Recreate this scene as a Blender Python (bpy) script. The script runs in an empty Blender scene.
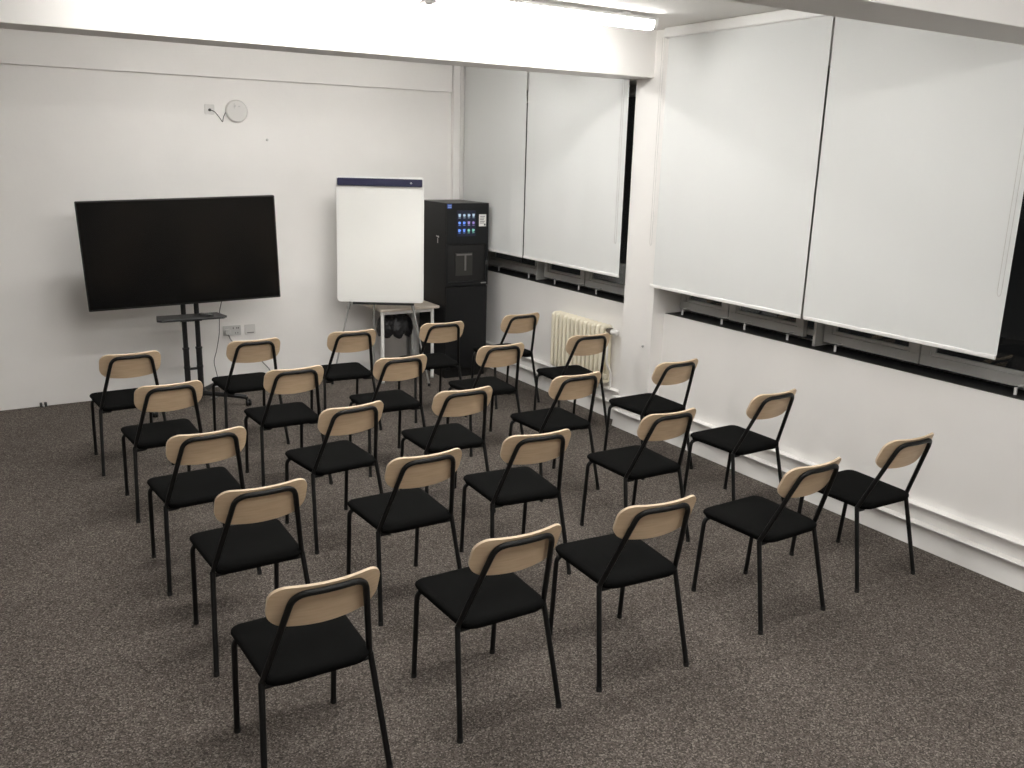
import bpy, bmesh, math, random
from mathutils import Vector, Matrix, Euler
random.seed(7)
C = bpy.context.scene.collection
R = math.radians

# ------------------------------------------------------------------ materials
def mat(name, col, rough=.5, metal=0, spec=.5, bump=None, emit=None, mottle=None, trans=0, wood=None, aniso=None):
    m = bpy.data.materials.new(name); m.use_nodes = True
    nt = m.node_tree; b = nt.nodes['Principled BSDF']
    b.inputs['Base Color'].default_value = (*col, 1); b.inputs['Roughness'].default_value = rough
    b.inputs['Metallic'].default_value = metal; b.inputs['Specular IOR Level'].default_value = spec
    b.inputs['Transmission Weight'].default_value = trans
    tc = nt.nodes.new('ShaderNodeTexCoord')
    def noise(scale, detail=4, vec=None):
        n = nt.nodes.new('ShaderNodeTexNoise'); n.inputs['Scale'].default_value = scale; n.inputs['Detail'].default_value = detail
        nt.links.new(vec if vec else tc.outputs['Object'], n.inputs['Vector']); return n
    if mottle:
        n = noise(mottle[0], 6); r = nt.nodes.new('ShaderNodeValToRGB')
        r.color_ramp.elements[0].position = .35; r.color_ramp.elements[1].position = .65
        a = mottle[1]
        r.color_ramp.elements[0].color = (*[c*(1-a) for c in col], 1); r.color_ramp.elements[1].color = (*[min(1, c*(1+a)) for c in col], 1)
        nt.links.new(n.outputs['Fac'], r.inputs['Fac']); nt.links.new(r.outputs['Color'], b.inputs['Base Color'])
    if wood:
        mp = nt.nodes.new('ShaderNodeMapping'); mp.inputs['Scale'].default_value = wood[1]
        nt.links.new(tc.outputs['Object'], mp.inputs['Vector'])
        n = noise(wood[2], 5, mp.outputs['Vector']); r = nt.nodes.new('ShaderNodeValToRGB')
        r.color_ramp.elements[0].position = .3; r.color_ramp.elements[1].position = .7
        r.color_ramp.elements[0].color = (*wood[0], 1); r.color_ramp.elements[1].color = (*col, 1)
        nt.links.new(n.outputs['Fac'], r.inputs['Fac']); nt.links.new(r.outputs['Color'], b.inputs['Base Color'])
    if bump:
        n = noise(bump[0], 3); bp = nt.nodes.new('ShaderNodeBump'); bp.inputs['Strength'].default_value = bump[1]; bp.inputs['Distance'].default_value = bump[2]
        nt.links.new(n.outputs['Fac'], bp.inputs['Height']); nt.links.new(bp.outputs['Normal'], b.inputs['Normal'])
    if emit:
        b.inputs['Emission Color'].default_value = (*emit[0], 1); b.inputs['Emission Strength'].default_value = emit[1]
    return m

def carpet_material():
    m = mat('carpet', (.1, .09, .085), .95, spec=.1)
    nt = m.node_tree; b = nt.nodes['Principled BSDF']; tc = nt.nodes.new('ShaderNodeTexCoord')
    v = nt.nodes.new('ShaderNodeTexVoronoi'); v.inputs['Scale'].default_value = 175; nt.links.new(tc.outputs['Object'], v.inputs['Vector'])
    sep = nt.nodes.new('ShaderNodeSeparateColor'); nt.links.new(v.outputs['Color'], sep.inputs['Color'])
    r = nt.nodes.new('ShaderNodeValToRGB'); cr = r.color_ramp; cr.interpolation = 'CONSTANT'
    cols = [(0, (.060, .051, .046)), (.22, (.091, .078, .069)), (.5, (.128, .110, .097)), (.74, (.168, .148, .130)), (.9, (.24, .214, .19))]
    while len(cr.elements) < len(cols): cr.elements.new(.5)
    for e, (p, c) in zip(cr.elements, cols): e.position = p; e.color = (*c, 1)
    nt.links.new(sep.outputs['Red'], r.inputs['Fac'])
    n = nt.nodes.new('ShaderNodeTexNoise'); n.inputs['Scale'].default_value = 1.6; n.inputs['Detail'].default_value = 5; nt.links.new(tc.outputs['Object'], n.inputs['Vector'])
    mr = nt.nodes.new('ShaderNodeMapRange'); mr.inputs['From Min'].default_value = .3; mr.inputs['From Max'].default_value = .7
    mr.inputs['To Min'].default_value = .9; mr.inputs['To Max'].default_value = 1.1; nt.links.new(n.outputs['Fac'], mr.inputs['Value'])
    mx = nt.nodes.new('ShaderNodeVectorMath'); mx.operation = 'SCALE'; nt.links.new(r.outputs['Color'], mx.inputs[0]); nt.links.new(mr.outputs['Result'], mx.inputs['Scale'])
    nt.links.new(mx.outputs['Vector'], b.inputs['Base Color'])
    bp = nt.nodes.new('ShaderNodeBump'); bp.inputs['Strength'].default_value = .5; bp.inputs['Distance'].default_value = .004
    nt.links.new(v.outputs['Distance'], bp.inputs['Height']); nt.links.new(bp.outputs['Normal'], b.inputs['Normal'])
    return m

M = {}
M['wall'] = mat('wall_paint', (.885, .87, .85), .75, spec=.25, bump=(35, .12, .004), mottle=(2.2, .012))
M['beam'] = mat('beam_paint', (.885, .87, .85), .7, spec=.25, bump=(30, .1, .004))
M['ceil'] = mat('ceiling_paint', (.82, .805, .78), .8, spec=.2, bump=(20, .15, .005))
M['carpet'] = carpet_material()
M['trim'] = mat('gloss_trim', (.88, .865, .845), .4)
M['blackpaint'] = mat('black_sill', (.012, .012, .012), .5)
M['frame'] = mat('window_frame_paint', (.50, .50, .485), .45)
M['glass'] = mat('night_glass', (.9, .93, .93), .02, trans=1)
M['blind'] = mat('blind_fabric', (.745, .758, .75), .8, spec=.15, bump=(400, .1, .001))
M['rail'] = mat('white_rail', (.86, .855, .84), .35)
M['chain'] = mat('bead_chain', (.55, .54, .52), .4)
M['blacktube'] = mat('black_powder_coat', (.006, .006, .006), .45, spec=.3)
M['fabric'] = mat('black_seat_fabric', (.0052, .0053, .0052), .95, spec=.06, bump=(700, .25, .001))
M['ply'] = mat('birch_ply', (.68, .52, .35), .5, spec=.35, wood=((.60, .445, .29), (6, 6, 60), 1.6))
M['plyedge'] = mat('birch_edge', (.72, .57, .41), .55)
M['rubber'] = mat('black_rubber', (.012, .012, .012), .7)
M['screen'] = mat('screen_off', (.005, .005, .005), .22, spec=.3)
M['bezel'] = mat('tv_bezel', (.008, .008, .008), .35)
M['blackmetal'] = mat('black_metal', (.010, .010, .011), .4)
M['board'] = mat('whiteboard', (.86, .86, .83), .35, spec=.4)
M['boardedge'] = mat('board_edge', (.84, .84, .82), .4)
M['navy'] = mat('navy_plastic', (.009, .010, .050), .4)
M['steel'] = mat('brushed_steel', (.62, .61, .60), .4, metal=.85)
M['grey'] = mat('grey_metal', (.42, .42, .41), .35, metal=.6)
M['darkgrey'] = mat('dark_plastic', (.05, .05, .05), .5)
M['table'] = mat('table_laminate', (.60, .53, .46), .5, wood=((.56, .49, .42), (3, 30, 3), 1.5))
M['whiteleg'] = mat('white_leg', (.78, .78, .76), .4)
M['machine'] = mat('machine_black', (.007, .0075, .0085), .4, spec=.3)
M['machinegloss'] = mat('machine_gloss', (.008, .008, .009), .15)
M['machinedark'] = mat('machine_recess', (.004, .004, .004), .6)
M['bag'] = mat('bin_bag', (.012, .012, .014), .3, bump=(22, .9, .02))
M['cream'] = mat('cream_enamel', (.82, .765, .62), .4)
M['valve'] = mat('valve_metal', (.16, .14, .12), .5, metal=.5)
M['socket'] = mat('socket_plastic', (.60, .60, .585), .4)
M['socketdark'] = mat('socket_slot', (.10, .10, .10), .5)
M['device'] = mat('device_plastic', (.72, .71, .69), .45)
M['cable'] = mat('grey_cable', (.10, .10, .10), .5)
M['cableg'] = mat('pale_cable', (.30, .30, .29), .5)
M['paper'] = mat('paper', (.75, .75, .73), .7)
M['ink'] = mat('ink', (.12, .12, .12), .7)
M['lamp'] = mat('lamp_diffuser', (.9, .9, .9), .4, emit=((1, .98, .945), 29))
M['lampbody'] = mat('lamp_body', (.8, .8, .79), .4)
M['scrblue'] = mat('screen_blue', (.003, .004, .012), .3, emit=((.01, .03, .2), .06))
def lit(n, c, s): return mat(n, c, .4, emit=(c, s))
ICON = [lit('icon_pale', (.35, .45, .55), .5), lit('icon_blue', (.12, .25, .75), .6), lit('icon_violet', (.3, .22, .5), .45), lit('icon_green', (.2, .5, .4), .45)]
LOGO = lit('logo_blue', (.03, .08, .35), .3)
LOGOW = lit('logo_pale', (.2, .28, .5), .35)

# ------------------------------------------------------------------ mesh helpers
def new(): return bmesh.new()
def link(name, bm, m, parent=None, smooth=False, bevel=0, seg=2, kind=None, **tags):
    me = bpy.data.meshes.new(name); bmesh.ops.recalc_face_normals(bm, faces=bm.faces[:]); bm.to_mesh(me); bm.free()
    o = bpy.data.objects.new(name, me); C.objects.link(o)
    for mm in (m if isinstance(m, (list, tuple)) else [m]): me.materials.append(mm)
    if smooth:
        for p in me.polygons: p.use_smooth = True
        me.set_sharp_from_angle(angle=R(40))
    if bevel:
        b = o.modifiers.new('bevel', 'BEVEL'); b.width = bevel; b.segments = seg; b.limit_method = 'ANGLE'; b.angle_limit = R(35)
    if parent: o.parent = parent
    if kind: o['kind'] = kind
    for k, v in tags.items(): o[k] = v
    return o
def box(bm, a, b, mi=0):
    x0, y0, z0 = a; x1, y1, z1 = b
    vs = [bm.verts.new(p) for p in ((x0,y0,z0),(x1,y0,z0),(x1,y1,z0),(x0,y1,z0),(x0,y0,z1),(x1,y0,z1),(x1,y1,z1),(x0,y1,z1))]
    for f in ((3,2,1,0),(4,5,6,7),(0,1,5,4),(1,2,6,5),(2,3,7,6),(3,0,4,7)): bm.faces.new([vs[i] for i in f]).material_index = mi
    return vs
def tube(bm, pts, r, n=12, caps=True, closed=False):
    pts = [Vector(p) for p in pts]; rings = []; N = len(pts); prev = None
    for i, p in enumerate(pts):
        if closed: d = (pts[(i+1) % N]-pts[i-1]).normalized()
        elif i == 0: d = (pts[1]-p).normalized()
        elif i == N-1: d = (p-pts[-2]).normalized()
        else: d = ((pts[i+1]-p).normalized()+(p-pts[i-1]).normalized()).normalized()
        if prev is None:
            u = d.orthogonal().normalized()
        else:
            u = (prev-d*prev.dot(d)).normalized()
        prev = u; w = d.cross(u); rr = r[i] if isinstance(r, (list, tuple)) else r
        rings.append([bm.verts.new(p+rr*(math.cos(2*math.pi*k/n)*u+math.sin(2*math.pi*k/n)*w)) for k in range(n)])
    for i in range(N if closed else N-1):
        a, b = rings[i], rings[(i+1) % N]
        for k in range(n): bm.faces.new((a[k], a[(k+1) % n], b[(k+1) % n], b[k]))
    if caps and not closed: bm.faces.new(rings[0][::-1]); bm.faces.new(rings[-1])
def fillet(pts, rad, n=6):
    pts = [Vector(p) for p in pts]; out = [pts[0]]
    for i in range(1, len(pts)-1):
        p = pts[i]; a = (pts[i-1]-p); b = (pts[i+1]-p); r = rad[i-1] if isinstance(rad, (list, tuple)) else rad
        r = min(r, a.length*.49, b.length*.49); A = p+a.normalized()*r; B = p+b.normalized()*r
        for k in range(n+1):
            t = k/n; out.append((1-t)**2*A+2*t*(1-t)*p+t*t*B)
    out.append(pts[-1]); return out
def lathe(bm, prof, c, n=32, axis='Z'):
    rings = []
    for r, z in prof:
        ring = []
        for k in range(n):
            a = 2*math.pi*k/n; u, v = r*math.cos(a), r*math.sin(a)
            p = (u, v, z) if axis == 'Z' else (u, z, v) if axis == 'Y' else (z, u, v)
            ring.append(bm.verts.new(Vector(c)+Vector(p)))
        rings.append(ring)
    for a, b in zip(rings, rings[1:]):
        for k in range(n): bm.faces.new((a[k], a[(k+1) % n], b[(k+1) % n], b[k]))
    bm.faces.new(rings[0][::-1]); bm.faces.new(rings[-1])
def rrect(w, h, r, n=6):
    out = []
    for cx, cy, a0 in ((w/2-r, h/2-r, 0), (-w/2+r, h/2-r, 90), (-w/2+r, -h/2+r, 180), (w/2-r, -h/2+r, 270)):
        for k in range(n+1):
            a = R(a0+90*k/n); out.append((cx+r*math.cos(a), cy+r*math.sin(a)))
    return out
def slab(bm, outline, f0, f1, mi=0):
    """outline of 2D points -> closed solid between maps f0 and f1"""
    a = [bm.verts.new(f0(*p)) for p in outline]; b = [bm.verts.new(f1(*p)) for p in outline]; n = len(a)
    bm.faces.new(a[::-1]).material_index = mi; bm.faces.new(b).material_index = mi
    for k in range(n): bm.faces.new((a[k], a[(k+1) % n], b[(k+1) % n], b[k])).material_index = mi
def thing(name, label, cat, loc=(0,0,0), rz=0, group=None):
    o = bpy.data.objects.new(name, None); C.objects.link(o); o.location = loc; o.rotation_euler = (0,0,rz); o.empty_display_size = .1
    o['label'] = label; o['category'] = cat
    if group: o['group'] = group
    return o
def dup(root, loc, rz, label):
    r = root.copy(); C.objects.link(r); r.location = loc; r.rotation_euler = (0,0,rz); r['label'] = label
    for ch in list(root.children):
        c = ch.copy(); C.objects.link(c); c.parent = r
        for g in ch.children:
            d = g.copy(); C.objects.link(d); d.parent = c
    return r
S = 'structure'

# ------------------------------------------------------------------ dimensions
XL, YN, YB, ZC = -3.2, -3.0, 8.38, 3.12         # left wall, rear wall, back wall, ceiling
XW = 4.72; ZS = 1.012                            # window wall face, sill edge
XP = 4.60                                        # pillar face
# ------------------------------------------------------------------ room shell
bm = new(); box(bm, (XL-.2, YN-.2, -.1), (5.0, YB+.2, 0)); link('floor', bm, M['carpet'], kind=S)
bm = new(); box(bm, (XL-.2, YN-.2, ZC), (5.0, YB+.2, ZC+.12)); link('ceiling', bm, M['ceil'], kind=S)
bm = new(); box(bm, (XL-.2, YB, 0), (5.0, YB+.2, ZC)); link('wall_back', bm, M['wall'], kind=S)
bm = new(); box(bm, (XL-.2, YN-.2, 0), (XL, YB, ZC)); link('wall_left', bm, M['wall'], kind=S)
bm = new(); box(bm, (XL, YN-.2, 0), (5.0, YN, ZC)); link('wall_front', bm, M['wall'], kind=S)
# window wall below the sill
bm = new()
prof = [(XW, 0), (XW, ZS), (5.0, ZS), (5.0, 0)]
slab(bm, prof, lambda x, z: (x, YN, z), lambda x, z: (x, YB, z)); link('wall_right', bm, M['wall'], kind=S)
bm = new(); box(bm, (XW+.012, YN, ZS), (4.95, YB, ZS+.002)); link('trim_1', bm, M['blackpaint'], kind=S)
# pillars
def pillar(n, y0, y1):
    bm = new(); box(bm, (XP, y0, 0), (5.0, y1, ZC)); link('wall_pillar' if n == 1 else 'wall_pillar_%d' % n, bm, M['wall'], kind=S, bevel=.004)
pillar(1, 5.30, 5.665)
pillar(2, 1.50, 1.92)
# beams
for k, (y0, y1) in enumerate(((5.46, 5.75), (2.31, 2.63))):
    bm = new(); box(bm, (XL, y0, 2.785), (5.0 if k else 4.62, y1, ZC)); link('trim_%d' % (k+2), bm, M['beam'], kind=S, bevel=.004)
# downstand along the back wall and corner chase
bm = new(); box(bm, (XL, YB-.05, 2.785), (4.41, YB, ZC)); link('trim_4', bm, M['wall'], kind=S, bevel=.003)
bm = new(); box(bm, (4.425, YB-.06, 0), (4.50, YB, ZC)); link('trim_5', bm, M['wall'], kind=S, bevel=.004)
bm = new(); box(bm, (4.52, YB-.03, 0), (4.72, YB, ZC)); link('trim_6', bm, M['wall'], kind=S)
# skirting: flared base with two projecting rails
def skirt(n, x, y0, y1, base, rails):
    bm = new(); slab(bm, [(x-base, 0), (x-.004, .135), (x, .135), (x, 0)], lambda a, z: (a, y0, z), lambda a, z: (a, y1, z))
    link('baseboard_right' if n == 1 else 'baseboard_right_%d' % n, bm, M['trim'], kind=S)
    for z, p in rails:
        global NT
        NT += 1; bm = new()
        slab(bm, [(x, z-.010), (x-p+.005, z-.010), (x-p, z-.005), (x-p+.003, z), (x, z)], lambda a, zz: (a, y0, zz), lambda a, zz: (a, y1, zz)); link('trim_%d' % NT, bm, M['trim'], kind=S)
NT = 6
skirt(1, XW, 5.665, YB-.03, .04, [(.262, .055), (.150, .055)]); skirt(2, XW, 1.92, 5.30, .04, [(.262, .055), (.150, .055)])
skirt(3, XP, 5.28, 5.69, .035, [(.262, .05), (.150, .05)])
# lintel over the windows
bm = new(); box(bm, (4.615, YN, 2.775), (5.0, YB-.03, ZC)); link('wall_lintel', bm, M['wall'], kind=S)

# ------------------------------------------------------------------ windows
def window(n, y0, y1, posts, cases, stays):
    """cases: (ya, yb) each an opening light; posts: projecting mullions"""
    root = bpy.data.objects.new('window_%d' % n, None); C.objects.link(root); root['kind'] = S
    bm = new(); box(bm, (4.90, y0, ZS+.05), (4.96, y1, ZS+.09)); box(bm, (4.90, y0, 2.74), (4.96, y1, 2.775)); link('window_frame', bm, M['frame'], root)
    for y in posts:
        bm = new(); box(bm, (4.80, y-.012, ZS+.004), (4.96, y+.012, 2.775)); link('mullion', bm, M['frame'], root, bevel=.003)
    for ya, yb in cases:
        z0, z1 = ZS+.034, 2.77; bm = new(); w = .062
        # outer rail ring with a stepped inner rebate
        for (t, xa, xb, o0, o1) in ((0, 4.862, 4.90, 0, w), (1, 4.874, 4.90, w, w+.022)):
            box(bm, (xa, ya+o0, z0+o0), (xb, yb-o0, z0+o1)); box(bm, (xa, ya+o0, z1-o1), (xb, yb-o0, z1-o0))
            box(bm, (xa, ya+o0, z0+o1), (xb, ya+o1, z1-o1)); box(bm, (xa, yb-o1, z0+o1), (xb, yb-o0, z1-o1))
        s = link('sash', bm, M['frame'], root, bevel=.003)
        bm = new(); box(bm, (4.884, ya+w+.02, z0+w+.02), (4.890, yb-w-.02, z1-w-.02)); link('pane', bm, M['glass'], s)
    for yy in stays:
        bm = new(); box(bm, (4.798, yy-.007, ZS+.003), (4.806, yy+.007, ZS+.052)); box(bm, (4.798, yy-.007, ZS+.044), (4.866, yy+.007, ZS+.052)); link('stay', bm, M['rail'], root)
window(1, 5.665, YB-.03, [7.28], [(5.70, 6.56), (6.575, 7.24), (7.34, 8.32)], [8.0, 7.42, 6.96, 6.57, 6.31])
window(2, 1.92, 5.30, [3.895, 2.40], [(4.755, 5.28), (4.04, 4.745), (3.165, 3.87), (2.425, 3.155), (1.95, 2.38)], [5.18, 4.75, 4.52, 4.12, 3.72, 2.53])
# closing dark band between window head and ceiling is covered by the head rail; outside is night

# ------------------------------------------------------------------ roller blinds
def blind(y0, y1, zb, zt, label, chain, xb=4.555, edge=0):
    t = thing('roller_blind', label, 'blind', (xb, (y0+y1)/2, zb), 0, 'roller blinds over the windows')
    L = (y1-y0)/2
    bm = new(); nseg = 24
    # slightly wavy cloth
    fr = []
    for i in range(nseg+1):
        y = -L+.004+(2*L-.008-(edge))*i/nseg
        x = .0035*math.sin(i*.9+y0)+.002*math.sin(i*2.3)
        fr.append((x, y))
    for j in range(2):
        pass
    a = [[bm.verts.new((x*(.3+.7*(1-k/4)), y, .01+(zt-zb-.04)*k/4)) for x, y in fr] for k in range(5)]
    b = [[bm.verts.new((v.co.x+.0016, v.co.y, v.co.z)) for v in row] for row in a]
    for k in range(4):
        for i in range(nseg):
            bm.faces.new((a[k][i], a[k][i+1], a[k+1][i+1], a[k+1][i])); bm.faces.new((b[k][i+1], b[k][i], b[k+1][i], b[k+1][i+1]))
    for i in range(nseg):
        bm.faces.new((a[0][i+1], a[0][i], b[0][i], b[0][i+1])); bm.faces.new((a[4][i], a[4][i+1], b[4][i+1], b[4][i]))
    for k in range(4):
        bm.faces.new((a[k][0], a[k+1][0], b[k+1][0], b[k][0])); bm.faces.new((a[k+1][-1], a[k][-1], b[k][-1], b[k+1][-1]))
    link('cloth', bm, M['blind'], t, smooth=True)
    bm = new(); slab(bm, rrect(.012, .024, .0055, 4), lambda x, z: (x, -L+.008, z), lambda x, z: (x, L-.008, z)); link('bottom_rail', bm, M['rail'], t, smooth=True)
    bm = new(); slab(bm, rrect(.07, zt-zb-(3.047-zb) if False else .072, .012, 4), lambda x, z: (x+.02, -L+.002, z+zt-zb-.036), lambda x, z: (x+.02, L-.002, z+zt-zb-.036)); link('head_rail', bm, M['rail'], t, smooth=True)
    if chain:
        cy, cz = chain; cy -= (y0+y1)/2; cz -= zb; bm = new(); top = zt-zb-.07
        pts = [(-.022, cy+.011, top), (-.022, cy+.011, cz+.02), (-.022, cy, cz), (-.022, cy-.011, cz+.02), (-.022, cy-.011, top)]
        tube(bm, fillet(pts, .01, 4), .0016, 6); link('pull_chain', bm, M['chain'], t)
    return t
blind(3.813, 5.305, 1.245, 3.12, 'wide white roller blind just right of the pillar, its hem lowered close to the sill', (5.298, 1.55), edge=.035)
blind(2.525, 3.803, 1.245, 3.12, 'white roller blind at the right picture edge, dark glass showing past its edge', (2.555, 1.56))
blind(5.688, 7.142, 1.265, 3.12, 'white roller blind just left of the pillar, hanging above the cream radiator', (5.735, 1.52))
blind(7.158, 8.335, 1.265, 3.12, 'white roller blind in the far corner, hanging beside the black drinks machine', None)

# ------------------------------------------------------------------ ceiling lamps
def batten(x0, x1, y, label, vis=True):
    t = thing('ceiling_batten_light', label, 'ceiling light', ((x0+x1)/2, y, 3.10), 0, 'fluorescent battens on the ceiling')
    L = (x1-x0)/2; h = 0
    bm = new(); slab(bm, [(-.045, 0), (-.055, -.018), (.055, -.018), (.045, 0)], lambda y_, z: (-L+.02, y_, z), lambda y_, z: (L-.02, y_, z)); link('housing', bm, M['lampbody'], t)
    bm = new(); slab(bm, [(-.05, -.0185), (-.042, -.062), (-.03, -.070), (.03, -.070), (.042, -.062), (.05, -.0185)], lambda y_, z: (-L+.032, y_, z), lambda y_, z: (L-.032, y_, z)); link('diffuser', bm, M['lamp'], t)
    for s in (-1, 1):
        bm = new(); x_a, x_b = sorted((s*L, s*(L-.031))); slab(bm, [(-.056, .001), (-.056, -.045), (-.035, -.073), (.035, -.073), (.056, -.045), (.056, .001)], lambda y_, z: (x_a, y_, z), lambda y_, z: (x_b, y_, z))
        link('end_cap', bm, M['lampbody'], t, bevel=.004)
        bm = new(); box(bm, (s*(L-.25)-.03, -.03, .0005), (s*(L-.25)+.03, .03, .02)); link('bracket', bm, M['lampbody'], t)
    return t
batten(2.45, 4.11, 4.92, 'lit fluorescent batten on the ceiling against the white beam, end cap toward the windows')
batten(.75, 2.41, 4.92, 'lit fluorescent batten on the ceiling above the beam face, farther from the windows')
batten(2.45, 4.11, 6.45, 'lit fluorescent batten between the beam and the television wall, window side')
batten(.75, 2.41, 6.45, 'lit fluorescent batten between the beam and the television wall, over the television side')
batten(2.10, 3.70, 2.82, 'lit fluorescent batten just past the nearer beam, window side')
batten(.40, 2.00, 2.82, 'lit fluorescent batten just past the nearer beam, farther from the windows')
batten(2.45, 4.11, .67, 'lit fluorescent batten over the near end of the room, window side')
batten(.75, 2.41, .67, 'lit fluorescent batten over the near end of the room, second from the windows')
batten(-.95, .71, .67, 'added unseen fill batten over the near end of the room, farthest from the windows')  # extra out-of-view fill lamp, added to strengthen the near row
batten(2.45, 4.11, -1.3, 'added unseen fill batten behind the viewpoint, window side')  # fill lamp added behind the camera to brighten the near window wall

# ------------------------------------------------------------------ chairs
TR = .0115
WK, ZK, WF, DF, WT, DT, ZT = .197, .45, .231, .093, .124, .156, .826
WFF, DFF = .197, .396
KC = .95                                    # curvature of the backrest
def spine_y(z): return -(z-ZK)/(ZT-ZK)*DT
def side_x(z): return WK+(WT-WK)*(z-ZK)/(ZT-ZK)
def make_chair(label):
    t = thing('stacking_chair', label, 'chair', (0,0,0), 0, 'black chairs with birch backrests in five rows')
    # seat pad: rounded trapezoid, domed
    bm = new()
    def seat_outline(inset):
        p = [(-.212+inset, .385-inset), (.212-inset, .385-inset), (.195-inset, -.052+inset), (-.195+inset, -.052+inset)]
        q = fillet([Vector((*(Vector(p[0])+Vector(p[3]))/2, 0)), *[Vector((*a, 0)) for a in p[:3]], Vector((*p[3], 0)), Vector((*(Vector(p[0])+Vector(p[3]))/2, 0))], [.05, .05, .07, .07], 7)
        return [(v.x, v.y) for v in q[:-1]]
    lv = [(.016, .434), (.008, .437), (.008, .447), (.002, .449), (-.001, .455), (0, .464), (.006, .471), (.02, .475), (.06, .477)]
    rings = [[bm.verts.new((x, y, z)) for x, y in seat_outline(i)] for i, z in lv]
    for a, b in zip(rings, rings[1:]):
        n = len(a)
        for k in range(n): bm.faces.new((a[k], a[(k+1) % n], b[(k+1) % n], b[k]))
    bm.faces.new(rings[0][::-1]); bm.faces.new(rings[-1])
    link('seat', bm, M['fabric'], t, smooth=True)
    # legs
    for s in (-1, 1):
        bm = new(); tube(bm, [(s*WF, -DF, .012), (s*(WK+.002), -.001, ZK-.004)], TR)
        lg = link('leg', bm, M['blacktube'], t, smooth=True)
        bm = new(); tube(bm, [(s*WF, -DF, 0), (s*WF, -DF+.001, .02)], .0125); link('foot_cap', bm, M['rubber'], lg, smooth=True)
        bm = new(); tube(bm, fillet([(s*WFF, DFF, .012), (s*WFF, DFF-.034, .422), (s*.12, DFF-.036, .422)], .035, 7), TR)
        lg = link('leg', bm, M['blacktube'], t, smooth=True)
        bm = new(); tube(bm, [(s*WFF, DFF, 0), (s*WFF, DFF-.001, .02)], .0125); link('foot_cap', bm, M['rubber'], lg, smooth=True)
    # seat frame: cross rails under the pad
    bm = new(); tube(bm, fillet([(-.192, .0, .424), (-.13, .0, .424), (-.12, .33, .422), (-.12, DFF-.036, .422), (.12, DFF-.036, .422), (.12, .33, .422), (.13, 0, .424), (.192, 0, .424)], .02, 4), .0095, 10)
    link('seat_frame', bm, M['blacktube'], t, smooth=True)
    # back frame: one bent tube
    def bow(x): return -KC*(WT*WT-min(abs(x), WT)**2)
    L = fillet([(-WK, 0, ZK-.01), (-WT, -DT, ZT), (0, -DT, ZT), (WT, -DT, ZT), (WK, 0, ZK-.01)], [.055, .001, .055], 8)
    L = [p for i, p in enumerate(L)]
    pts = []
    for p in L:
        pts.append(p)
    out = []
    for a, b in zip(pts, pts[1:]):
        out.append(a)
        if abs(a.z-ZT) < 1e-4 and abs(b.z-ZT) < 1e-4 and (b-a).length > .03:
            for k in range(1, 5): out.append(a.lerp(b, k/5))
    out.append(pts[-1])
    out = [Vector((p.x, p.y+(bow(p.x) if p.z > .72 else 0)*min(1, max(0, (p.z-.72)/.09)), p.z)) for p in out]
    q = [out[0]]
    for p in out[1:]:
        if (p-q[-1]).length > .002: q.append(p)
    bm = new(); tube(bm, q, TR); link('back_frame', bm, M['blacktube'], t, smooth=True)
    # plywood backrest, curved, in front of the tube
    lean = math.atan2(DT, ZT-ZK); up = Vector((0, -math.sin(lean), math.cos(lean))); fw = Vector((0, math.cos(lean), math.sin(lean)))
    c0 = Vector((0, spine_y(.757), .757))
    W_, H_ = .392, .180
    def P(u, v, d):
        k = KC*(u*u-WT*WT)*(1.0 if abs(u) > .0 else 1)
        bulge = .012*math.cos(math.pi*u/W_)      # top edge slightly domed
        return c0+Vector((u, 0, 0))+up*(v+(bulge*(v/H_+.0)))+fw*(k+d+TR+.001)
    bm = new(); nu, out2 = 26, []
    r_ = .064
    # column grid: for each u the half height of the rounded rectangle
    cols = []
    us = []
    for k in range(nu+1):
        s_ = -math.cos(math.pi*k/nu)          # dense near ends
        us.append(s_*W_/2)
    for u in us:
        e = abs(u)-(W_/2-r_)
        hh = H_/2 if e <= 0 else (H_/2-r_)+math.sqrt(max(0, r_*r_-e*e))
        cols.append((u, max(hh, .004)))
    th = .0105; nv = 6
    F = [[bm.verts.new(P(u, -h+2*h*j/nv, 0)) for j in range(nv+1)] for u, h in cols]
    B = [[bm.verts.new(P(u, -h+2*h*j/nv, th)) for j in range(nv+1)] for u, h in cols]
    for i in range(nu):
        for j in range(nv):
            bm.faces.new((F[i][j], F[i+1][j], F[i+1][j+1], F[i][j+1])); bm.faces.new((B[i][j+1], B[i+1][j+1], B[i+1][j], B[i][j]))
        for j in (0, nv):
            bm.faces.new((F[i][j], B[i][j], B[i+1][j], F[i+1][j])).material_index = 1
    for i in (0, nu):
        for j in range(nv): bm.faces.new((F[i][j], F[i][j+1], B[i][j+1], B[i][j])).material_index = 1
    link('backrest', bm, [M['ply'], M['plyedge']], t, smooth=True)
    return t
CH = [(1, .916, 6.443, 2.0), (2, 1.78, 6.532, .4), (3, 2.557, 6.548, -2.9), (4, 3.359, 6.573, -3.6), (5, 4.167, 6.652, 1.9),
 (6, .98, 5.51, 2.1), (7, 1.764, 5.569, .6), (8, 2.519, 5.574, -1.2), (9, 3.353, 5.622, -2.0), (10, 4.19, 5.659, -4.5),
 (11, .955, 4.482, 2.4), (12, 1.762, 4.603, 5.4), (13, 2.495, 4.632, -1.7), (14, 3.326, 4.636, -.2), (15, 4.187, 4.641, .6),
 (16, .982, 3.639, 1.0), (17, 1.769, 3.687, .6), (18, 2.43, 3.714, -5.3), (19, 3.292, 3.702, -.8), (20, 4.16, 3.734, 1.3),
 (21, .922, 2.719, -.1), (22, 1.683, 2.723, -.3), (23, 2.367, 2.711, -4.7), (24, 3.325, 2.73, 1.5), (25, 4.111, 2.771, -1.6)]
ROW = ['front row nearest the television', 'second row from the television', 'middle row of the five', 'fourth row from the television', 'rear row farthest from the television']
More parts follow.
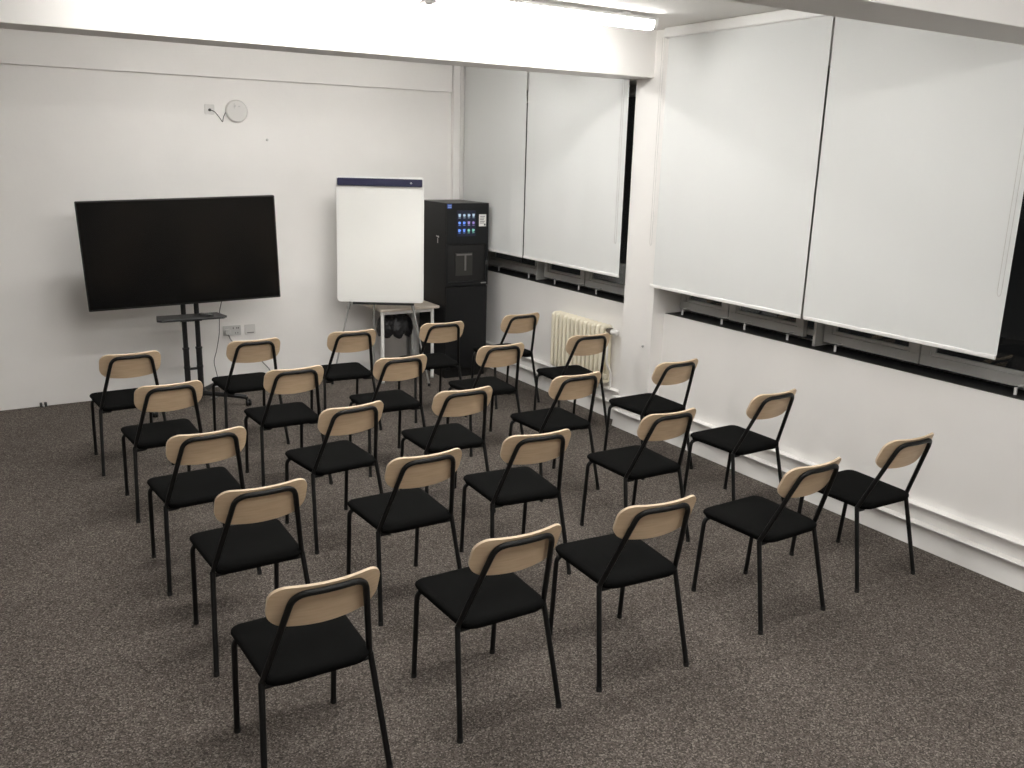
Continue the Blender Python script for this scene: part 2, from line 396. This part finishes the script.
COL = ['end seat farthest from the windows', 'second seat from the open-floor end', 'centre seat', 'second seat from the windows', 'window-end seat']
chair0 = None
for k, x, y, a in CH:
    lab = 'birch-backed black chair, %s, %s' % (ROW[(k-1)//5], COL[(k-1) % 5])
    if chair0 is None:
        chair0 = make_chair(lab); chair0.location = (x, y, 0); chair0.rotation_euler = (0, 0, R(a))
    else: dup(chair0, (x, y, 0), R(a), lab)

# ------------------------------------------------------------------ television and stand
TVW, TVH = 1.518, .874
tv = thing('television', 'large flat black television, switched off, hung on the black stand', 'television', (1.584, 7.658, 1.355))
tv.rotation_euler = Euler((R(4.4), R(-2.1), R(-6.4)), 'XYZ')
bm = new(); slab(bm, rrect(TVW, TVH, .008, 3), lambda x, z: (x, 0, z), lambda x, z: (x, .035, z)); link('casing', bm, M['bezel'], tv, bevel=.002)
bm = new(); slab(bm, rrect(TVW*.55, TVH*.5, .03, 3), lambda x, z: (x, .0352, z-.08), lambda x, z: (x, .07, z-.08)); link('rear_housing', bm, M['bezel'], tv, bevel=.006)
bm = new(); slab(bm, rrect(TVW-.022, TVH-.026, .003, 2), lambda x, z: (x, -.0015, z+.003), lambda x, z: (x, -.0002, z+.003)); link('screen', bm, M['screen'], tv)

st = thing('television_stand', 'black two-post rolling stand under the television', 'stand', (1.645, 7.86, 0))
for s in (-1, 1):
    bm = new(); x = s*.054; tube(bm, [(x, 0, .10), (x, 0, .50)], .025, 16); tube(bm, [(x, 0, .50), (x, 0, .515)], .029, 16); tube(bm, [(x, 0, .515), (x, 0, 1.62)], .021, 16)
    tube(bm, [(x, 0, .33), (x, 0, .35)], .028, 16)
    link('post', bm, M['blackmetal'], st, smooth=True)
bm = new(); box(bm, (-.05, -.01, .315), (.05, .01, .335)); link('crossbar', bm, M['blackmetal'], st, bevel=.003)
bm = new(); box(bm, (-.30, -.048, 1.2), (.30, -.024, 1.26)); box(bm, (-.30, -.048, 1.46), (.30, -.024, 1.52)); box(bm, (-.22, -.07, 1.1), (-.18, -.048, 1.6)); box(bm, (.18, -.07, 1.1), (.22, -.048, 1.6))
link('mounting_plate', bm, M['blackmetal'], st)
bm = new(); slab(bm, [(-.275, -.24), (.225, -.24), (.26, -.20), (.225, 0.0), (-.275, 0.0), (-.31, -.20)], lambda x, y: (x, y, .79), lambda x, y: (x, y, .808))
box(bm, (-.09, -.03, .745), (.09, 0.02, .79)); link('shelf', bm, M['blackmetal'], st, bevel=.004)
feet = [(.38, -.24), (-.40, -.24), (.36, .34), (-.36, .34)]
bm = new(); box(bm, (-.1, -.05, .085), (.1, .05, .125))
for fx, fy in feet: tube(bm, fillet([(fx*.15, fy*.1, .105), (fx*.7, fy*.8, .10), (fx, fy, .082)], .05), .02, 10)
link('base', bm, M['blackmetal'], st, smooth=True)
for fx, fy in feet:
    bm = new(); lathe(bm, [(.006, -.02), (.027, -.02), (.030, -.014), (.030, -.006), (.012, -.005), (.012, .005), (.030, .006), (.030, .014), (.027, .02), (.006, .02)], (fx+.015, fy, .030), 20, 'X')
    tube(bm, [(fx, fy, .05), (fx, fy, .085)], .011, 10); link('caster', bm, M['rubber'], st, smooth=True)
rc = thing('remote_control', 'small dark remote control lying on the stand shelf', 'remote control', (1.745, 7.72, .808), R(35))
bm = new(); slab(bm, rrect(.042, .14, .012, 4), lambda x, y: (x, y, .0005), lambda x, y: (x, y, .017)); link('case', bm, M['darkgrey'], rc, bevel=.003)
bm = new()
for i in range(3):
    for j in range(6): lathe(bm, [(.0035, .0171), (.003, .0185)], ((i-1)*.011, -.05+j*.018, 0), 8)
link('keypad', bm, M['grey'], rc)

# ------------------------------------------------------------------ flip chart easel
ya, ti = R(-30.9), R(3.41)
ez = thing('flip_chart_easel', 'white flip chart board with navy top clamp on a grey tripod easel', 'flip chart', (3.395, 7.825, 0), ya)
BW, BH, BZ = .815, 1.166, 1.386
def EP(x, v, d=0):      # on the tilted board plane; v along the board from its centre, d toward the room
    return Vector((x, v*math.sin(ti)-d*math.cos(ti), BZ+v*math.cos(ti)-d*math.sin(ti)))
bm = new(); slab(bm, rrect(BW, BH, .03, 6), lambda x, v: EP(x, v, -.018), lambda x, v: EP(x, v, 0)); link('board', bm, M['boardedge'], ez, bevel=.004)
bm = new(); slab(bm, rrect(BW-.05, BH-.05, .015, 4), lambda x, v: EP(x, v, .0002), lambda x, v: EP(x, v, .002)); link('writing_surface', bm, M['board'], ez)
bm = new(); slab(bm, rrect(BW-.03, .068, .008, 3), lambda x, v: EP(x, v+BH/2-.05, .0022), lambda x, v: EP(x, v+BH/2-.05, .026)); cl = link('clamp_bar', bm, M['navy'], ez, bevel=.005)
bm = new()
for k in range(3):
    a, b = R(90+120*k), R(90+120*(k+1)); p0, p1 = (.010*math.cos(a), .010*math.sin(a)), (.010*math.cos(b), .010*math.sin(b))
    tube(bm, [EP(.29+p0[0], BH/2-.05+p0[1], .027), EP(.29+p1[0], BH/2-.05+p1[1], .027)], .0018, 6)
link('clamp_emblem', bm, M['boardedge'], cl)
bm = new(); slab(bm, [(-.26, 0), (.32, 0), (.32, -.016), (-.26, -.016)], lambda x, v: EP(x, v-BH/2-.002, -.012), lambda x, v: EP(x, v-BH/2-.002, .022)); link('pen_tray', bm, M['blackmetal'], ez)
fz = -BZ/math.cos(ti)
for s in (-1, 1):
    top = EP(s*.24, -BH/2+.2, -.032); mid = EP(s*.302, -BH/2-.03, -.03); foot = EP(s*.467, fz, -.012)
    bm = new(); tube(bm, [top, mid], .011, 10); tube(bm, [mid, mid.lerp(foot, .06)], .016, 10); tube(bm, [mid.lerp(foot, .03), foot+Vector((0, 0, .012))], .0085, 10)
    lg = link('leg', bm, M['grey'], ez, smooth=True)
    bm = new(); tube(bm, [foot+Vector((0, 0, .0)), foot+Vector((0, 0, .03))], .013, 10); link('foot', bm, M['rubber'], lg, smooth=True)
bm = new(); tube(bm, [EP(-.05, .35, -.03), Vector((-.09, .065, .012))], .009, 10); lg = link('leg', bm, M['grey'], ez, smooth=True)
bm = new(); tube(bm, [Vector((-.09, .065, 0)), Vector((-.09, .065, .03))], .013, 10); link('foot', bm, M['rubber'], lg, smooth=True)

# ------------------------------------------------------------------ table, bin
tb = thing('side_table', 'small beige-topped table with white legs behind the flip chart', 'table', (3.695, 8.055, 0))
bm = new(); slab(bm, rrect(.63, .53, .02, 4), lambda x, y: (x, y, .708), lambda x, y: (x, y, .732)); link('tabletop', bm, M['table'], tb, bevel=.003)
for sx, sy in ((-1, -1), (1, -1), (1, 1), (-1, 1)):
    lx, ly = (.25 if sx > 0 else -.285 if sy < 0 else -.10), sy*.225
    bm = new(); tube(bm, [(lx, ly, .008), (lx, ly, .708)], .017, 14); lg = link('leg', bm, M['whiteleg'], tb, smooth=True)
    bm = new(); tube(bm, [(lx, ly, 0), (lx, ly, .012)], .019, 14); link('foot', bm, M['grey'], lg, smooth=True)
for yy, xa in ((-.21, -.27), (.21, -.09)):
    bm = new(); box(bm, (xa, yy-.01, .672), (.235, yy+.01, .7078)); link('apron', bm, M['whiteleg'], tb)

wb = thing('waste_bin', 'round steel waste bin lined with a black bag under the small table', 'bin', (3.635, 8.04, 0))
bm = new(); lathe(bm, [(.135, 0), (.142, .004), (.142, .02), (.15, .44), (.154, .448), (.154, .46), (.12, .475)], (0,0,0), 40); link('body', bm, M['steel'], wb, smooth=True)
bm = new(); n = 44; rings = []
for j, (r, z) in enumerate(((.157, .452), (.168, .465), (.175, .49), (.172, .52), (.162, .57), (.14, .61), (.10, .635), (.04, .645))):
    rings.append([bm.verts.new(((r+.012*math.sin(k*1.9+j*1.3)*math.sin(k*.7+j)+.006*random.random())*math.cos(2*math.pi*k/n), (r+.012*math.sin(k*1.9+j*1.3)*math.sin(k*.7+j))*math.sin(2*math.pi*k/n), z-(.035*abs(math.sin(k*.55)) if j == 0 else 0)+.008*math.sin(k*1.1+j))) for k in range(n)])
for a, b in zip(rings, rings[1:]):
    for k in range(n): bm.faces.new((a[k], a[(k+1) % n], b[(k+1) % n], b[k]))
bm.faces.new(rings[0][::-1]); bm.faces.new(rings[-1]); link('bag', bm, M['bag'], wb, smooth=True)

# ------------------------------------------------------------------ drinks machine
mw, md, mh = .465, .60, 1.731
dm = thing('drinks_vending_machine', 'tall black hot drinks machine with lit selection screen in the far corner', 'vending machine', (4.2625, 8.0, 0))
x0, x1, yf, yb = -mw/2, mw/2, -md/2, md/2
bm = new(); box(bm, (x0+.01, yf+.03, .0), (x1-.01, yb, .09)); link('plinth', bm, M['machinedark'], dm)
bm = new(); box(bm, (x0, yf+.022, .09), (x1, yb, mh)); link('cabinet', bm, M['machine'], dm, bevel=.004)
# front: upper door with recess built as frame pieces
bm = new(); y0_, y1_ = yf, yf+.0215
for a, b in (((x0, 1.335), (x1, mh)), ((x0, .93), (x0+.02, 1.335)), ((x1-.03, .93), (x1, 1.335)), ((x0+.02, .93), (x1-.03, .97)), ):
    box(bm, (a[0], y0_, a[1]), (b[0], y1_, b[1]-.0005))
dr = link('door', bm, M['machine'], dm, bevel=.002)
bm = new(); box(bm, (x0+.004, yf, .09), (x1-.004, yf+.0215, .92)); link('lower_door', bm, M['machine'], dm, bevel=.003)
bm = new(); box(bm, (x0+.02, yf+.016, .97), (x1-.03, yf+.0216, 1.335)); link('dispensing_bay', bm, M['machinedark'], dr)
bm = new(); box(bm, (-.125, yf+.006, 1.03), (.06, yf+.0158, 1.25)); link('cup_window', bm, mat('smoked_plastic', (.028, .027, .025), .3), dr)
bm = new(); box(bm, (-.12, yf+.001, 1.228), (.05, yf+.006, 1.243)); box(bm, (-.03, yf+.001, 1.08), (-.012, yf+.006, 1.228)); link('dispensing_nozzle', bm, mat('nozzle_plastic', (.14, .135, .13), .4), dr)
bm = new(); box(bm, (.155, yf-.002, .945), (.215, yf-.0002, .957)); link('badge', bm, M['grey'], dr)
bm = new(); box(bm, (.204, yf-.004, 1.13), (.23, yf-.0002, 1.17)); link('coin_slot', bm, M['darkgrey'], dr)
sc_x0, sc_x1, sc_z0, sc_z1 = -.12, .085, 1.415, 1.66
bm = new(); box(bm, (sc_x0, yf-.003, sc_z0), (sc_x1, yf-.0002, sc_z1)); sn = link('touch_screen', bm, M['scrblue'], dr)
for j in range(3):
    for i in range(4):
        cx = sc_x0+.026+i*.051; cz = 1.625-j*.072-.01
        bm = new()
        if (i+j) % 3 == 0: slab(bm, [(-.014, .014), (.014, .014), (.010, -.014), (-.010, -.014)], lambda x, z: (cx+x, yf-.005, cz+z), lambda x, z: (cx+x, yf-.0032, cz+z))
        elif (i+j) % 3 == 1: slab(bm, [(.014*math.cos(2*math.pi*k/10), .014*math.sin(2*math.pi*k/10)) for k in range(10)], lambda x, z: (cx+x, yf-.005, cz+z), lambda x, z: (cx+x, yf-.0032, cz+z))
        else: box(bm, (cx-.013, yf-.005, cz-.013), (cx+.008, yf-.0032, cz+.013)); box(bm, (cx+.009, yf-.005, cz-.005), (cx+.015, yf-.0032, cz+.008))
        box(bm, (cx-.012, yf-.005, cz-.026), (cx+.012, yf-.0032, cz-.022))
        m_ = ICON[0] if j == 0 else ICON[2] if (j == 1 and i > 1) else ICON[3] if (j == 2 and i > 1) else ICON[1]
        link('drink_icon', bm, m_, sn)
bm = new(); box(bm, (x0+.006, yf-.003, 1.682), (x0+.052, yf-.0002, 1.722)); lg = link('logo_plate', bm, LOGO, dr)
bm = new(); box(bm, (x0+.012, yf-.004, 1.705), (x0+.048, yf-.0031, 1.713)); box(bm, (x0+.012, yf-.004, 1.688), (x0+.048, yf-.0031, 1.698)); link('logo_mark', bm, LOGOW, lg)
bm = new(); box(bm, (x1-.110, yf-.002, 1.507), (x1-.030, yf-.0002, 1.622)); pp = link('paper_notice', bm, M['paper'], dr)
bm = new()
for k in range(5): box(bm, (x1-.100, yf-.003, 1.600-k*.016), (x1-.045-.006*(k % 3), yf-.0021, 1.606-k*.016))
box(bm, (x1-.055, yf-.003, 1.514), (x1-.036, yf-.0021, 1.532)); link('notice_print', bm, M['ink'], pp)
# lock and key hang on the left side panel
bm = new(); lathe(bm, [(.010, -.004), (.010, 0)], (x0-.0002, -.13, 1.40), 12, 'X'); tube(bm, [(x0-.006, -.13, 1.40), (x0-.02, -.12, 1.41)], .004, 8); box(bm, (x0-.012, -.137, 1.34), (x0-.008, -.127, 1.385)); link('lock', bm, M['steel'], dm)

# ------------------------------------------------------------------ radiator and pipes
nsec = 13; ry0, ry1 = 5.91, 6.70; pitch = (ry1-ry0)/nsec
ra = thing('radiator', 'cream cast column radiator under the far window', 'radiator', (4.655, (ry0+ry1)/2, .315))
for k in range(nsec):
    y = ry0+(k+.5)*pitch-(ry0+ry1)/2
    bm = new(); hw = pitch*.40
    for xo in (-.05, .035):
        tube(bm, fillet([(xo, y, .01), (xo, y, .475)], .0), [hw*.8, hw*.8], 10)
    tube(bm, fillet([(-.052, y, .03), (-.035, y, .0), (.03, y, .0), (.045, y, .03)], .02, 4), hw*.8, 10)
    tube(bm, fillet([(-.05, y, .44), (-.046, y, .482), (.036, y, .482), (.037, y, .44)], .02, 5), hw*.86, 10)
    tube(bm, [(-.01, y-pitch/2, .43), (-.01, y+pitch/2, .43)], .022, 10); tube(bm, [(-.01, y-pitch/2, .05), (-.01, y+pitch/2, .05)], .022, 10)
    link('section', bm, M['cream'], ra, smooth=True)
yv = ry0-(ry0+ry1)/2
bm = new(); tube(bm, [(-.01, yv+.012, .455), (-.01, yv-.05, .455)], .016, 12); box(bm, (-.032, yv-.045, .43), (.012, yv-.012, .48)); link('valve', bm, M['valve'], ra)
bm = new(); tube(bm, [(-.01, yv-.052, .455), (-.01, yv-.062, .455), (-.01, yv-.12, .455), (-.01, yv-.128, .455)], [.018, .024, .024, .016], 16); link('thermostatic_head', bm, M['rail'], ra, smooth=True)
bm = new(); tube(bm, fillet([(-.03, yv-.03, .44), (-.032, yv-.03, .17), (.02, yv-.03, .10), (.022, yv-.03, -.053)], .05, 6), .009, 10); link('feed_pipe', bm, M['trim'], ra, smooth=True)
bm = new()
for yy in (ry0+.04, ry1-.07):
    y = yy-(ry0+ry1)/2; box(bm, (.02, y-.012, .06), (.0645, y+.012, .09)); box(bm, (.02, y-.012, .38), (.0645, y+.012, .41))
link('wall_bracket', bm, M['cream'], ra)
bm = new(); tube(bm, [(4.69, 5.73, .262), (4.69, 5.73, .86), (4.72, 5.73, .88)], .012, 12); o = link('riser_pipe', bm, M['trim'], None, smooth=True); o['label'] = 'thin white vertical pipe between radiator and pillar'; o['category'] = 'pipe'

# ------------------------------------------------------------------ wall fittings on the television wall
wd = thing('round_wall_sensor', 'round white wall unit with a short cable, high above the television', 'wall sensor', (2.262, YB, 2.51))
bm = new(); lathe(bm, [(.097, 0), (.097, -.022), (.088, -.034), (.06, -.040), (.01, -.041)], (0, 0, 0), 40, 'Y'); link('housing', bm, M['device'], wd, smooth=True)
bm = new(); box(bm, (-.028, -.045, .02), (-.022, -.0405, .065)); box(bm, (-.020, -.045, .035), (-.012, -.0405, .05)); box(bm, (.012, -.045, .035), (.026, -.0405, .045)); link('indicator', bm, M['socket'], wd)
pl = thing('cable_outlet', 'small white square cable outlet beside the round wall unit', 'outlet', (2.03, YB, 2.515))
bm = new(); slab(bm, rrect(.085, .085, .008, 3), lambda x, z: (x, -.009, z), lambda x, z: (x, 0, z)); link('plate', bm, M['device'], pl, bevel=.002)
bm = new(); lathe(bm, [(.012, -.009), (.012, -.02), (.008, -.022)], (0, 0, -.005), 14, 'Y'); link('gland', bm, M['cable'], pl, smooth=True)
bm = new(); tube(bm, fillet([(-.232, -.021, 0), (-.192, -.012, -.01), (-.142, -.0036, -.07), (-.124, -.0036, -.105), (-.117, -.0036, -.06), (-.092, -.006, -.01)], .03, 5), .0035, 8)
link('lead', bm, M['cable'], wd, smooth=True)
so = thing('double_socket', 'white double wall socket with a grey plug, beneath the television', 'socket', (2.12, YB, .53))
bm = new(); slab(bm, rrect(.165, .095, .008, 3), lambda x, z: (x, -.011, z), lambda x, z: (x, 0, z)); link('plate', bm, M['socket'], so, bevel=.002)
bm = new()
for xx in (.012, .045, .06): box(bm, (xx-.004, -.0125, .015), (xx+.004, -.0112, .03))
for xx in (.03, .052): box(bm, (xx-.003, -.0125, -.03), (xx+.003, -.0112, -.018))
link('slots', bm, M['socketdark'], so)
bm = new(); slab(bm, rrect(.05, .05, .012, 3), lambda x, z: (x-.045, -.045, z-.005), lambda x, z: (x-.045, -.0112, z-.005)); link('plug', bm, M['socket'], so, bevel=.004)
bp = thing('blank_wall_plate', 'white data plate on the wall just right of the double socket', 'wall plate', (2.29, YB, .53))
bm = new(); slab(bm, rrect(.10, .095, .008, 3), lambda x, z: (x, -.010, z), lambda x, z: (x, 0, z)); link('plate', bm, M['device'], bp, bevel=.002)
bm = new(); box(bm, (-.03, -.012, -.035), (.035, -.0102, -.028)); link('slot', bm, M['socketdark'], bp)
bm = new(); tube(bm, fillet([(2.08, YB-.035, .50), (2.10, YB-.03, .44), (2.22, YB-.02, .34), (2.36, YB-.02, .24), (2.46, YB-.03, .12), (2.48, YB-.06, .01), (2.30, YB-.15, .008), (2.05, YB-.25, .008), (1.80, YB-.40, .008)], .05, 5), .0055, 8)
o = link('power_cable', bm, M['cableg'], None, smooth=True); o['label'] = 'grey power cable running from the double socket down to the floor'; o['category'] = 'cable'
bm = new(); tube(bm, fillet([(1.905, 7.76, .97), (1.90, 7.90, .80), (1.895, 7.92, .60), (1.86, 7.92, .44), (1.83, 7.92, .36), (1.86, 7.92, .20), (1.87, 7.92, .06), (1.84, 7.92, .008), (1.78, 7.95, .008)], .05, 5), .0035, 8)
o = link('television_cable', bm, M['cable'], None, smooth=True); o['label'] = 'thin dark cable hanging from the television to the floor'; o['category'] = 'cable'
ds = thing('floor_cable_stub', 'small dark fitting at the foot of the television wall', 'wall fitting', (.49, YB-.02, 0))
bm = new(); box(bm, (-.028, -.012, .0), (-.008, .02, .035)); box(bm, (.006, -.012, .0), (.028, .02, .035)); link('body', bm, M['darkgrey'], ds, bevel=.004)
bm = new(); tube(bm, [(0, -.03, .008), (0, .0, .02)], .007, 8); link('tip', bm, M['socket'], ds, smooth=True)
bm = new(); lathe(bm, [(.012, 0), (.012, -.006), (.006, -.012)], (2.53, YB, 2.27), 12, 'Y'); o = link('wall_plug', bm, M['socket'], None); o['label'] = 'tiny pale wall plug right of and below the round unit'; o['category'] = 'wall fitting'
bm = new(); lathe(bm, [(.010, 0), (.010, -.006), (.005, -.012)], (XP, 5.39, .74), 12, 'X'); o = link('wall_screw', bm, M['grey'], None); o['label'] = 'small grey screw low on the pillar face'; o['category'] = 'wall fitting'

# ------------------------------------------------------------------ world, camera, view
w = bpy.data.worlds.new('night'); bpy.context.scene.world = w; w.use_nodes = True
w.node_tree.nodes['Background'].inputs['Color'].default_value = (.012, .012, .012, 1); w.node_tree.nodes['Background'].inputs['Strength'].default_value = .4

F_, YAW, PITCH, ROLL, HC = 892.4889966115594, 0.5589476146427573, 0.25401824371746806, -0.026497518079763686, 2.2183152081914987
cy, sy = math.cos(YAW), math.sin(YAW)
f = Vector((sy*math.cos(PITCH), cy*math.cos(PITCH), -math.sin(PITCH))); r = Vector((cy, -sy, 0)); d = f.cross(r)
r2 = math.cos(ROLL)*r+math.sin(ROLL)*d; d2 = -math.sin(ROLL)*r+math.cos(ROLL)*d
cam = bpy.data.cameras.new('camera'); co = bpy.data.objects.new('camera', cam); C.objects.link(co)
cam.sensor_width = 36; cam.lens = F_/1024*36; cam.clip_start = .05
m = Matrix((r2, -d2, -f)).transposed().to_4x4(); m.translation = Vector((0, 0, HC)); co.matrix_world = m
sc = bpy.context.scene; sc.camera = co
sc.view_settings.view_transform = 'Standard'; sc.view_settings.look = 'None'; sc.view_settings.exposure = .13; sc.view_settings.gamma = 1; sc.view_settings.use_curve_mapping = False
sc.cycles.max_bounces = 8; sc.cycles.diffuse_bounces = 6; sc.cycles.use_denoising = True
